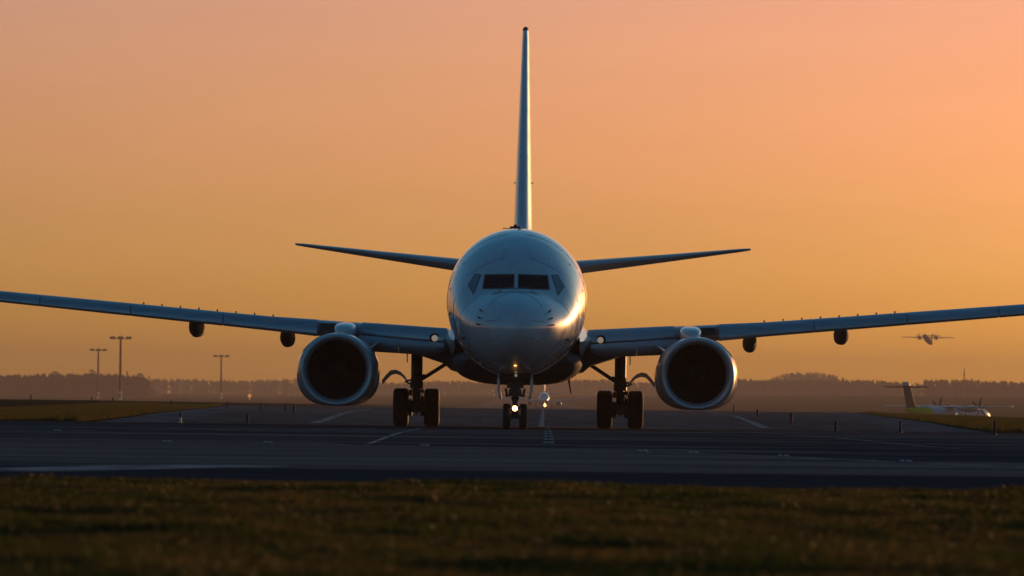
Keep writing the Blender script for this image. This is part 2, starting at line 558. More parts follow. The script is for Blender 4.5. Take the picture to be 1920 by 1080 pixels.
def nose_patch(name, quad, off, material, parent, nu=8, nv=6, thick=0.0):
    """ a curved sheet lying on the nose; quad = four (x, z) corners """
    m = MB()
    rr = []
    for j in range(nv + 1):
        row = []
        for i in range(nu + 1):
            u, v = i / nu, j / nv
            x = (1 - v) * ((1 - u) * quad[0][0] + u * quad[1][0]) + v * ((1 - u) * quad[3][0] + u * quad[2][0])
            z = (1 - v) * ((1 - u) * quad[0][1] + u * quad[1][1]) + v * ((1 - u) * quad[3][1] + u * quad[2][1])
            row.append(on_nose(x, z, off))
        rr.append(row)
    m.rings(rr, close=False)
    o = m.build(name, material, parent, angle=70)
    # make it face outwards
    me = o.data
    if sum(p.normal.y for p in me.polygons) > 0:
        me.flip_normals()
    return o


def grow(quad, d):
    cx = sum(p[0] for p in quad) / 4; cz = sum(p[1] for p in quad) / 4
    out = []
    for x, z in quad:
        out.append((x + math.copysign(d, x - cx), z + math.copysign(d, z - cz)))
    return out


def nose_line(name, pts, r, off, material, parent, step=0.08):
    fine = []
    for a, b in zip(pts[:-1], pts[1:]):
        n = max(1, int(math.dist(a, b) / step))
        fine += [(a[0] + (b[0] - a[0]) * k / n, a[1] + (b[1] - a[1]) * k / n) for k in range(n)]
    fine.append(pts[-1])
    m = MB()
    m.tube([on_nose(x, z, off) for x, z in fine], r, 6)
    return m.build(name, material, parent)


for s in (-1, 1):
    q = [(s * .075, 4.03), (s * .79, 4.015), (s * .845, 3.69), (s * .075, 3.705)]
    fr_ = nose_patch('windshield_frame', grow(q, .035), .008, M['seal'], jet)
    nose_patch('windshield_pane', q, .016, M['glass'], fr_)
    # side window: kite shaped, with its dark frame
    q2 = [(s * .935, 4.02), (s * 1.075, 4.045), (s * 1.225, 3.75), (s * 1.09, 3.55)]
    fr2 = nose_patch('side_window_frame', [(s * .915, 4.05), (s * 1.085, 4.075), (s * 1.26, 3.75), (s * 1.10, 3.505)], .008, M['seal'], jet)
    nose_patch('side_window_pane', q2, .016, M['side_glass'], fr2)
    # wiper
    m = MB()
    m.tube([on_nose(s * .42, 3.66, .03), on_nose(s * .40, 3.72, .05)], .02, 6)
    m.tube([on_nose(s * .40, 3.72, .05), on_nose(s * .62, 3.735, .045), on_nose(s * .80, 3.72, .04)], .012, 6)
    m.build('wiper', M['dark'], jet)
    # probes and vanes on the nose sides
    for (x, z, w) in ((.86, 3.06, .13), (.93, 2.72, .10), (.90, 2.88, .06), (1.33, 2.38, .11)):
        m = MB()
        p = on_nose(s * x, z, 0.0); q_ = on_nose(s * x, z, .085)
        m.tube([p, q_], [.022, .016], 8)
        m.tube([q_ + Vector((0, .03, 0)), q_ + Vector((0, -w, 0))], [.018, .01], 8)
        m.build('air_probe', M['dark'], jet)
    # lightning strips on the radome
    for (x0, z0, x1, z1) in ((.37, 2.84, .76, 2.80), (.34, 2.44, .70, 2.31)):
        nose_line('lightning_strip', [(s * x0, z0), (s * x1, z1)], .007, .006, M['strip'], jet)
    # door outline near the front
    m = MB()
    pts = [fus_ring(y, 112)[k if s > 0 else (56 - k) % 112] for y, k in ((4.6, 20), (4.6, 12), (4.6, 4), (4.6, 109))]
    m.tube([p + Vector((s * .004, 0, 0)) for p in pts], .009, 6)
    m.build('door_gap', M['line'], jet)
for s in (-1, 1):
    for pts_ in ([(s * .98, 3.42), (s * 1.22, 3.30), (s * 1.42, 3.02), (s * 1.46, 2.7)], [(s * .50, 1.75), (s * .86, 1.98), (s * 1.15, 2.30), (s * 1.24, 2.55)], [(s * .30, 1.62), (s * .28, 1.95)], [(s * .42, 4.42), (s * .30, 4.75)]):
        nose_line('skin_joint', pts_, .0035, .002, M['line'], jet)
nose_line('radome_joint', [(.80 * math.sin(a), 2.78 + .78 * math.cos(a)) for a in [R(-60 + 6 * k) for k in range(21)]], .005, .002, M['line'], jet)
nose_patch('windshield_post', [(-.042, 4.06), (.042, 4.06), (.042, 3.67), (-.042, 3.67)], .02, M['paint'], jet, 2, 6)

for y_j in (3.45, 5.3):
    for a0, a1 in ((-8, 26), (30, 82), (86, 98 + 40)) if y_j > 4 else ((-20, 14), (44, 80)):
        for s in (-1, 1):
            m = MB()
            pts = []
            for k in range(9):
                a = R(a0 + (a1 - a0) * k / 8)
                if a > R(90): continue
                t_, b_, hw_, zc_ = f_top(y_j), f_bot(y_j), f_hw(y_j), f_zc(y_j)
                pts.append(Vector((s * hw_ * math.cos(a) * 1.001, y_j, zc_ + ((t_ - zc_) if a > 0 else (zc_ - b_)) * math.sin(a) * 1.001)))
            if len(pts) > 1:
                m.tube(pts, .006, 6)
                m.build('skin_joint', M['line'], jet)
# antennas
m = MB()
m.box((-.07, 8.6, 5.42), (.30, .5, .10)); m.box((-.07, 8.6, 5.49), (.10, .4, .06)); m.tube([(-.42, 8.6, 5.42), (.12, 8.6, 5.42)], .012, 6)
m.build('roof_antenna', M['dark'], jet, smooth=False)
m = MB(); m.rings([[Vector((1.42, y, z)) for y, z in ((14.0, 1.36), (14.35, 1.36))], [Vector((1.47, y, z)) for y, z in ((14.1, .98), (14.3, .98))]], close=False)
m.tube([(1.42, 14.2, 1.42), (1.50, 14.2, .98)], [.03, .015], 6)
m.build('drain_mast', M['dark'], jet)

# belly fairing between the wings
m = MB()
rr = []
for y, k in ((10.6, .02), (11.0, .45), (11.6, .78), (12.4, .95), (14, 1), (18, 1), (21, .9), (23, .5), (24, .05)):
    ring = []
    for j in range(40):
        a = 2 * math.pi * j / 40
        c, s = math.cos(a), math.sin(a)
        cx = math.copysign(abs(c) ** .62, c); sz = math.copysign(abs(s) ** .9, s)
        ring.append(Vector((1.82 * cx * (0.75 + .25 * k), y, 1.88 + (.40 if s > 0 else .66 * k) * sz)))
    rr.append(ring)
m.rings(rr, True, True, True)
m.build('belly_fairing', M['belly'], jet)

# ---- wings
LEy = lerp_tab([0, 1.8, 5.0, 17.2], [10.6, 12.2, 14.3, 20.6])
CH = lerp_tab([0, 1.8, 5.8, 17.2], [8.2, 7.9, 4.7, 1.6])
ZT = lerp_tab([0, 1.9, 4.0, 7.0, 15.0, 17.2], [2.70, 2.76, 2.90, 3.08, 3.78, 3.97])
ZB = lerp_tab([0, 1.9, 4.0, 5.2, 7.0, 15.0, 17.2], [2.10, 2.12, 2.28, 2.48, 2.68, 3.46, 3.72])
PROF = [(0, .52), (.004, .66), (.015, .76), (.04, .86), (.09, .94), (.18, .985), (.30, 1.0), (.45, .97), (.62, .86), (.80, .66), (1.0, .36),
        (1.0, .345), (.8, .33), (.6, .20), (.42, .06), (.28, .0), (.16, .03), (.08, .11), (.035, .22), (.012, .34), (.003, .43)]


def wing_section(x, s, cut=0.0, shrink=1.0):
    le, c, zt, zb = LEy(x), CH(x), ZT(x), ZB(x)
    out = []
    for t, h in PROF:
        tt = cut + t * (1 - cut)
        hh = .5 + (h - .5) * shrink
        out.append(Vector((s * x, le + tt * c, zb + hh * (zt - zb))))
    return out


def nose_curve(x, s, z0, z1, depth, fwd, n=14, thick=.03):
    """ hollow leading edge section: front skin from the top round the nose to the bottom and back """
    le = LEy(x)
    H = z1 - z0
    skin = []
    for k in range(n + 1):
        a = math.pi / 2 * (1 - k / n)
        skin.append((le - fwd + depth * (1 - math.cos(a)) ** .9, z0 + .16 * H + .84 * H * math.sin(a)))
    for k in range(1, 6):
        a = math.pi / 2 * k / 5
        skin.append((le - fwd + .22 * (1 - math.cos(a)), z0 + .16 * H * (1 - math.sin(a))))
    out = [Vector((s * x, y_, z_)) for y_, z_ in skin]
    out += [Vector((s * x, y_ + thick * 1.3, min(z_, z1 - thick) if z_ > z0 + thick else z_ + thick)) for y_, z_ in reversed(skin)]
    return out


for s in (-1, 1):
    m = MB()
    xs_ = [1.2, 1.6, 1.9, 2.5, 3.2, 4.0, 4.6, 5.2, 5.8, 6.5, 7.2, 8.5, 10, 12, 14, 15.5, 16.6, 17.2]
    m.rings([wing_section(x, s, .03 if x > 5 else 0, .97) for x in xs_], True, True, True)
    wing = m.build('wing', M['wing'], jet, angle=50)
    # winglet beyond the tip
    m = MB()
    rr = []
    for k, (dx, dz, dy, c) in enumerate(((0, 0, 0, 1.55), (.25, .10, .25, 1.3), (.45, .45, .6, 1.05), (.62, 1.2, 1.1, .85), (.85, 2.4, 1.9, .5))):
        z0 = 3.80 + dz; x0 = 17.2 + dx; y0 = LEy(17.2) + dy
        rr.append([Vector((s * x0, y0, z0)), Vector((s * (x0 - .05), y0 + .3 * c, z0 + .06)), Vector((s * x0, y0 + c, z0 + .02)), Vector((s * (x0 + .04), y0 + .3 * c, z0 - .06))])
    m.rings(rr, True, True, True)
    m.build('winglet', M['paint'], wing)
    # slats outboard of the engine: four panels with narrow gaps
    for xa_, xb_ in ((5.62, 8.32), (8.345, 11.02), (11.045, 13.72), (13.745, 16.4)):
        m = MB()
        m.rings([nose_curve(xa_ + (xb_ - xa_) * k / 6, s, ZB(xa_ + (xb_ - xa_) * k / 6) - .02, ZT(xa_ + (xb_ - xa_) * k / 6) - .012, .52, .16) for k in range(7)], True, True, True)
        sl = m.build('slat', M['slat'], wing, angle=50)
    # inboard leading edge skin and the Krueger flaps folded out below it
    m = MB()
    m.rings([nose_curve(x, s, ZB(x) + .20, ZT(x) - .01, .45, .05) for x in (1.95, 2.6, 3.3, 3.9, 4.35)], True, True, True)
    m.build('leading_edge', M['slat'], wing, angle=50)
    for xa_, xb_ in ((2.02, 3.30), (3.304, 4.42)):
        m = MB()
        rr = []
        for k in range(5):
            x = xa_ + (xb_ - xa_) * k / 4
            zt_ = 2.33 + (x - 1.9) * .085; zb_ = 1.97 + (x - 1.9) * .055
            if x < 2.25:
                zb_ += (2.25 - x) * .55
            y0 = LEy(x) - .42
            sec = []
            for j in range(7):
                t = j / 6
                sec.append(Vector((s * x, y0 + .40 * (1 - math.sin(math.pi * (.15 + .7 * t))) + .28 * (1 - t) - .05, zb_ + (zt_ - zb_) * t)))
            sec += [p + Vector((0, .05, 0)) for p in reversed(sec)]
            rr.append(sec)
        m.rings(rr, True, True, True)
        m.build('krueger_flap', M['wing'], wing, angle=50)
    # root fillet
    m = MB()
    m.rings([[Vector((s * x_, y_, z_)) for x_, y_, z_ in sec] for sec in (
        [(1.70, 10.6, 2.55), (1.72, 10.6, 2.40), (1.70, 10.6, 2.25)],
        [(1.78, 11.3, 2.74), (1.97, 11.5, 2.45), (1.74, 11.3, 2.10)],
        [(1.78, 12.1, 2.85), (2.08, 12.3, 2.45), (1.78, 12.1, 2.02)],
        [(1.78, 13.0, 2.88), (2.14, 13.2, 2.45), (1.78, 13.0, 1.95)])], close=False)
    m.build('wing_root_fillet', M['paint'], jet)
    m = MB()
    m.rings([[Vector((s * x_, y_, z_)) for x_, z_ in ((1.3, 1.50), (1.85, 1.60), (2.05, 1.78), (2.9, 2.06), (2.9, 2.25), (1.3, 2.4))] for y_ in (13.4, 20)], True, True, True)
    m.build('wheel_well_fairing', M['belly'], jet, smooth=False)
    # landing light in the wing root
    m = MB()
    m.lathe([(0, .13), (.02, .14), (.10, .13), (.14, .10)], 20, 'Y', (s * 2.30, LEy(2.30) - .10, 2.47))
    lh = m.build('light_housing', M['duct'], wing)
    m = MB()
    m.lathe([(-.03, .03), (-.025, .06), (-.012, .08), (0, .088)], 20, 'Y', (s * 2.29, LEy(2.30) - .105, 2.47))
    m.build('landing_light', M['lamp_soft'], jet)
    # flap track fairings
    for x, zb_ in ((6.6, 2.22), (9.25, 2.48)):
        m = MB()
        rr = []
        zt_ = ZB(x) + .12
        for y, k in ((-2.3, .03), (-2.0, .35), (-1.4, .68), (-.6, .92), (.2, 1), (1.2, .95), (2.0, .6), (2.5, .08)):
            ring = []
            for j in range(24):
                a = 2 * math.pi * j / 24
                c, sn = math.cos(a), math.sin(a)
                cx = math.copysign(abs(c) ** .8, c)
                h = (zt_ - zb_) / 2
                ring.append(Vector((s * x + .195 * k * cx, LEy(x) + CH(x) * .62 + y, zt_ - h * (.2 + .8 * k) + h * k * sn)))
            rr.append(ring)
        m.rings(rr, True, True, True)
        m.build('flap_track_fairing', M['belly'], wing)
    # vortex generators
    for k in range(8):
        x = 6.95 + k * .54
        m = MB()
        m.box((s * x, LEy(x) + CH(x) * .3, ZT(x) + .015), (.02, .08, .075), Matrix.Rotation(R(15) * s, 3, 'Z'))
        m.build('vortex_generator', M['dark'], wing, smooth=False)

# ---- engines
EX, EZ, EY = 4.94, 1.55, 11.0


def cowl_out(a):
    c, s = math.cos(a), math.sin(a)
    if s >= 0:
        return Vector((1.12 * c, 0, 1.03 * s))
    e = 2 / 2.75
    return Vector((1.12 * math.copysign(abs(c) ** e, c), 0, -.97 * abs(s) ** e))


def cowl_ring(y, r, b, k, n=80):
    out = []
    for j in range(n):
        a = 2 * math.pi * j / n
        p = Vector((r * math.cos(a), 0, r * math.sin(a))) * (1 - b) + cowl_out(a) * (k * b)
        out.append(Vector((p.x, y, p.z)))
    return out


def make_engine(s):
    e = MB()
    e.rings([cowl_ring(*a) for a in ((.27, 1.005, .55, .955), (.5, 1.03, .75, .975), (.9, 1.04, .92, .995), (1.5, 1.04, 1, 1.0), (2.2, 1.0, 1, .985), (3.0, .95, 1, .93), (3.7, .86, .6, .86), (4.0, .80, .3, .83), (3.98, .77, .3, .80), (3.2, .78, .2, .8))], True)
    eng = e.build('engine', M['paint'], jet, angle=50)
    eng.location = (s * EX, EY, EZ)
    eng.scale = (1.02, 1, 1.02)
    l = MB()
    l.rings([cowl_ring(*a) for a in ((.30, .785, 0, 1), (.18, .80, 0, 1), (.09, .825, .02, .85), (.03, .86, .05, .88), (.004, .895, .1, .9), (0, .915, .15, .91), (.01, .935, .2, .92), (.045, .955, .3, .93), (.11, .975, .4, .94), (.19, .99, .48, .948), (.27, 1.003, .55, .953))], True)
    l.build('inlet_lip', M['lip'], eng, angle=50)
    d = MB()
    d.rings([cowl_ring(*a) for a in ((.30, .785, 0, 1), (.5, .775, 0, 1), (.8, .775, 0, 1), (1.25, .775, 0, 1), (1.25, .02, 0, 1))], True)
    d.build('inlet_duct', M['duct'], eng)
    sp = MB()
    sp.lathe([(.42, .005), (.46, .05), (.55, .12), (.68, .19), (.82, .245), (.95, .26)], 32, 'Y')
    sp.build('spinner', M['fan'], eng)
    b = MB()
    rr = []
    for k in range(7):
        t = k / 6
        r = .24 + .53 * t
        tw = R(20 + 38 * t)
        w = .11 + .08 * t
        cx, cy = math.sin(tw) * w, math.cos(tw) * w
        rr.append([Vector((-cx, .95 - cy, r)), Vector((0.01, .95, r)), Vector((cx, .95 + cy, r)), Vector((-.01, .955, r))])
    b.rings(rr, True, True, True)
    b0 = b.build('fan_blade', M['fan'], eng, angle=50)
    for k in range(1, 24):
        c = b0.copy(); COL.objects.link(c); c.parent = eng
        c.rotation_euler = (0, 2 * math.pi * k / 24, 0)
    # core exhaust
    x = MB()
    x.lathe([(3.2, .62), (4.0, .58), (4.8, .42), (4.82, .38), (5.4, .12), (5.6, .02)], 32, 'Y')
    x.build('exhaust_cone', M['fan'], eng)
    # strake on the inboard shoulder
    st = MB()
    a = R(38)
    base = cowl_out(math.pi - a if s > 0 else a)
    nrm = Vector((-s * math.cos(a), 0, math.sin(a)))
    rr = []
    for dy, h in ((1.0, .02), (1.5, .22), (2.2, .30), (2.35, .26)):
        t = Vector((nrm.z, 0, -nrm.x)) * .045
        p0 = Vector((base.x, dy, base.z)) - nrm * .03
        rr.append([p0 - t, p0 + t, p0 + nrm * h + t * .4, p0 + nrm * h - t * .4])
    st.rings(rr, True, True, True)
    st.build('strake', M['paint'], eng)
    # pylon: rounded fairing over the cowl, running back to the wing
    p = MB()
    rr = []
    for y, hw, zt, zb in ((1.45, .05, 1.06, .95), (1.55, .17, 1.14, .9), (1.75, .25, 1.21, .9), (2.1, .30, 1.27, .9), (2.6, .31, 1.31, .9), (3.2, .30, 1.33, .8), (4.2, .26, 1.34, .7), (6.0, .2, 1.2, .6)):
        ring = []
        for j in range(24):
            an = 2 * math.pi * j / 24
            c, sn = math.cos(an), math.sin(an)
            ring.append(Vector((-s * .14 + hw * math.copysign(abs(c) ** .75, c), y, (zt + zb) / 2 + (zt - zb) / 2 * math.copysign(abs(sn) ** .75, sn))))
        rr.append(ring)
    p.rings(rr, True, True, True)
    p.build('pylon', M['paint'], eng)
    # black block between pylon and slat, coloured as the shade in the gap
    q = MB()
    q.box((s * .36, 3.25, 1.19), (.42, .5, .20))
    q.build('slat_gap_shade', M['dark'], eng, smooth=False)
    return eng


make_engine(-1)
make_engine(1)

# ---- fin
def foil(le, te, th, n=12):
    """ symmetric section: list of (along, offset) """
    pts = []
    for k in range(n + 1):
        t = (1 - math.cos(math.pi * k / n)) / 2
        y = 5 * th * (.2969 * math.sqrt(t) - .126 * t - .3516 * t * t + .2843 * t ** 3 - .1036 * t ** 4)
        pts.append((le + (te - le) * t, y))
    return pts + [(a, -o) for a, o in reversed(pts[1:-1])]


m = MB()
rr = []
for z, le, te, th in ((5.1, 28.5, 37.6, .58), (5.45, 30.6, 37.7, .60), (5.9, 31.9, 37.85, .58), (6.6, 32.7, 38.0, .55), (8, 33.8, 38.4, .47), (10, 35.35, 38.95, .35), (12.2, 37.05, 39.5, .23), (12.5, 37.3, 39.55, .205)):
    rr.append([Vector((o, a, z)) for a, o in foil(le, te, th)])
m.rings(rr, True, True, True)
fin = m.build('fin', M['paint'], jet, angle=50)
m = MB()
rr = []
for z, le, te, th in ((12.503, 37.3, 39.55, .205), (12.60, 37.45, 39.5, .18), (12.64, 37.7, 39.4, .12)):
    rr.append([Vector((o, a, z)) for a, o in foil(le, te, th)])
m.rings(rr, True, True, True)
m.build('fin_cap', M['dark'], fin)
for s in (-1, 1):
    m = MB()
    m.tube([(s * .19, 35.4, 7.58), (s * .27, 35.3, 7.62), (s * .30, 35.3, 7.58)], .015, 6)
    m.build('fin_antenna', M['dark'], fin)
    # stabilizers
    m = MB()
    rr = []
    for x, le, te, th, z in ((.6, 31.6, 36.9, .46, 4.82), (1.9, 32.5, 37.0, .40, 4.97), (4.5, 34.3, 37.6, .24, 5.30), (6.9, 35.95, 38.1, .10, 5.61), (7.17, 36.3, 38.1, .06, 5.645)):
        rr.append([Vector((s * x, a, z + o)) for a, o in foil(le, te, th)])
    m.rings(rr, True, True, True)
    m.build('stabilizer', M['wing'], jet, angle=50)


# ---- wheels and gear
def wheel(r, w, parent, loc, hub_r):
    t = MB()
    t.m = 0
    h = w / 2
    sh = r * .16
    prof = [(-h * .8, hub_r), (-h, hub_r + .04), (-h, r - sh * 1.3), (-h * .93, r - sh * .55), (-h * .74, r - sh * .12), (-h * .5, r), (-h * .36, r), (-h * .34, r - .012), (-h * .28, r - .012), (-h * .26, r),
            (-h * .04, r), (-h * .03, r - .012), (h * .03, r - .012), (h * .04, r), (h * .26, r), (h * .28, r - .012), (h * .34, r - .012), (h * .36, r), (h * .5, r), (h * .74, r - sh * .12), (h * .93, r - sh * .55), (h, r - sh * 1.3), (h, hub_r + .04), (h * .8, hub_r)]
    t.lathe(prof, 48, 'X')
    t.m = 1
    t.lathe([(-h * .84, hub_r * .3), (-h * .70, hub_r * .98), (h * .70, hub_r * .98), (h * .84, hub_r * .3)], 24, 'X')
    o = t.build('wheel', [M['tyre'], M['hub']], parent, angle=40)
    o.location = loc
    return o


for s in (-1, 1):
    gx, gy = s * 2.93, 19.6
    g = MB()
    g.tube([(gx, gy, 2.35), (gx, gy, 1.15)], .165, 20)
    g.tube([(gx, gy, 1.3), (gx, gy, 1.1)], [.19, .19], 20)
    g.tube([(gx, gy, 1.15), (gx, gy, .48)], .115, 20)
    g.tube([(gx - .45, gy, .555), (gx + .45, gy, .555)], .085, 16)
    g.box((gx, gy, .56), (.34, .36, .30))
    strut = g.build('main_gear', M['steel'], jet)
    for q in (-.445, .445):
        wheel(.55, .44, strut, (gx + q, gy, .55), .26)
        b_ = MB()
        b_.lathe([(-.10, .22), (-.10, .24), (.10, .24), (.10, .20)], 24, 'X', (gx + q * .50, gy, .55))
        b_.build('brake', M['steel'], strut)
    l = MB()
    l.tube([(gx - .10, gy + .22, 1.12), (gx - .03, gy + .48, .86), (gx - .10, gy + .2, .58)], .045, 8)
    l.tube([(gx + .10, gy + .22, 1.12), (gx + .03, gy + .48, .86), (gx + .10, gy + .2, .58)], .045, 8)
    l.build('torque_link', M['steel'], strut)
    l = MB()
    l.tube([(gx - s * .14, gy, 1.36), (gx - s * .98, gy - .1, 1.90)], .055, 12)
    l.tube([(gx - s * .10, gy - .1, 1.36), (gx - s * .26, gy - .1, 1.46)], .075, 8)
    l.build('side_brace', M['steel'], strut)
    l = MB()
    rnd = random.Random(5)
    for k in range(5):
        x0 = gx + rnd.uniform(-.2, .2)
        l.tube([(gx + math.copysign(.15, x0 - gx), gy - .1, 1.25 - k * .05), (x0 + .05 * k * .3, gy - .22, .98), (gx + rnd.uniform(-.22, .22), gy - .18, .72), (gx + rnd.uniform(-.15, .15), gy - .12, .5)], .014, 6)
    l.box((gx - .17, gy - .12, .97), (.10, .12, .16)); l.box((gx + .17, gy - .12, .80), (.09, .12, .14)); l.box((gx + .16, gy, 1.02), (.12, .2, .10))
    l.tube([(gx - .04, gy - .18, .42), (gx, gy - .2, .36), (gx + .05, gy - .18, .42)], .02, 6)
    l.build('brake_hose', M['dark'], strut)
    # curved door on the outer side
    l = MB()
    P = [(.26, 1.30), (.34, 1.42), (.46, 1.53), (.60, 1.585), (.74, 1.56), (.86, 1.44), (.99, 1.28)]
    rr = []
    for y0 in (-.62, -.3, 0, .3, .62):
        o_ = [Vector((gx + s * x, gy + y0, z - .07 * y0)) for x, z in P]
        i_ = [Vector((gx + s * x, gy + y0, z - .07 * y0 - .035)) for x, z in reversed(P)]
        rr.append(o_ + i_)
    l.rings(rr, True, True, True)
    l.tube([(gx + s * .30, gy - .3, 1.30), (gx + s * .08, gy, 1.36)], .03, 8)
    l.tube([(gx + s * .32, gy - .3, 1.29), (gx + s * .08, gy, 1.18)], .028, 8)
    l.build('gear_door', M['paint'], strut, angle=40)
    l = MB()
    l.box((gx + s * .27, gy - .2, 2.02), (.03, .5, .36))
    l.build('strut_door', M['paint'], strut, smooth=False)

g = MB()
ny = 4.0
g.tube([(0, ny, 1.5), (0, ny, .92)], .13, 16)
g.tube([(0, ny, .95), (0, ny, .34)], .07, 16)
g.tube([(-.24, ny, .343), (.24, ny, .343)], .05, 12)
g.box((0, ny, 1.22), (.44, .5, .26)); g.box((0, ny - .05, .98), (.34, .3, .16)); g.box((0, ny - .05, .90), (.52, .22, .06))
g.tube([(-.25, ny, 1.08), (-.20, ny, .86)], .03, 8); g.tube([(.25, ny, 1.08), (.20, ny, .86)], .03, 8)
g.tube([(-.08, ny + .1, .84), (0, ny + .32, .62), (-.06, ny + .08, .40)], .03, 8); g.tube([(.08, ny + .1, .84), (0, ny + .32, .62), (.06, ny + .08, .40)], .03, 8)
nose_gear = g.build('nose_gear', M['steel'], jet)
for q in (-.215, .215):
    wheel(.343, .20, nose_gear, (q, ny, .343), .16)
l = MB()
l.lathe([(0, .085), (.02, .105), (.10, .09), (.14, .05)], 24, 'Y', (0, ny - .26, .56))
l.tube([(0, ny - .14, .56), (0, ny, .60)], .03, 8)
l.build('lamp_housing', M['dark'], nose_gear)
l = MB()
l.lathe([(-.03, .015), (-.022, .04), (-.008, .06), (.005, .068)], 24, 'Y', (0, ny - .265, .56))
taxi = l.build('taxi_light', M['lamp'], nose_gear)
for s in (-1, 1):
    l = MB()
    rr = []
    for y0 in (3.15, 3.3, 3.9, 4.5, 4.75):
        k = 1 if 3.2 < y0 < 4.7 else .9
        pts = [(.44, 1.47), (.475, 1.25), (.465, 1.02), (.40, 1.40 - .60 * k)]
        o_ = [Vector((s * x, y0, z)) for x, z in pts]
        i_ = [Vector((s * (x - .065 * math.sin(math.pi * min(1, max(0, (z - .75) / .75)))  - .02), y0, z)) for x, z in reversed(pts)]
        rr.append(o_ + i_)
    l.rings(rr, True, True, True)
    l.build('nose_gear_door', M['paint'], nose_gear, angle=40)
# solid black box, its colour stands in for shade in an open bay
l = MB()
l.box((0, 4.0, 1.41), (.84, 1.8, .16))
l.build('gear_bay_shade', M['dark'], nose_gear, smooth=False)
l = MB()
l.lathe([(-.02, .01), (-.012, .03), (0, .038)], 12, 'Y', (.02, 2.92, 1.42))
l.build('lamp_reflection', M['lamp_soft'], nose_gear)  # glowing dot added as the taxi lamp's reflection on the belly

# ------------------------------------------------------------------ the other aircraft
FARY = 2150.0
far = empty('airliner', (axis(FARY), FARY, ground_z(axis(FARY), FARY)), -YAW)
tag(far, 'small distant jet airliner facing the camera on the runway under the nose', 'airplane')
keep = ('fuselage', 'wing', 'engine', 'fin', 'stabilizer', 'main_gear', 'nose_gear', 'belly_fairing')
keep2 = ('inlet_lip', 'inlet_duct', 'pylon', 'wheel', 'slat', 'winglet', 'taxi_light', 'windshield_pane')
for ch in list(jet.children):
    nm = ch.name.split('.')[0]
    if nm in keep:
        c = ch.copy(); COL.objects.link(c); c.parent = far
        for g2 in list(ch.children):
            if g2.name.split('.')[0] in keep2:
                d = g2.copy(); COL.objects.link(d); d.parent = c
# its lit landing light shows as a spot
l = MB()
l.lathe([(-.06, .05), (-.04, .25), (0, .35)], 16, 'Y', (.35, 3.6, 1.0))
l.build('landing_light', M['lamp'], far)


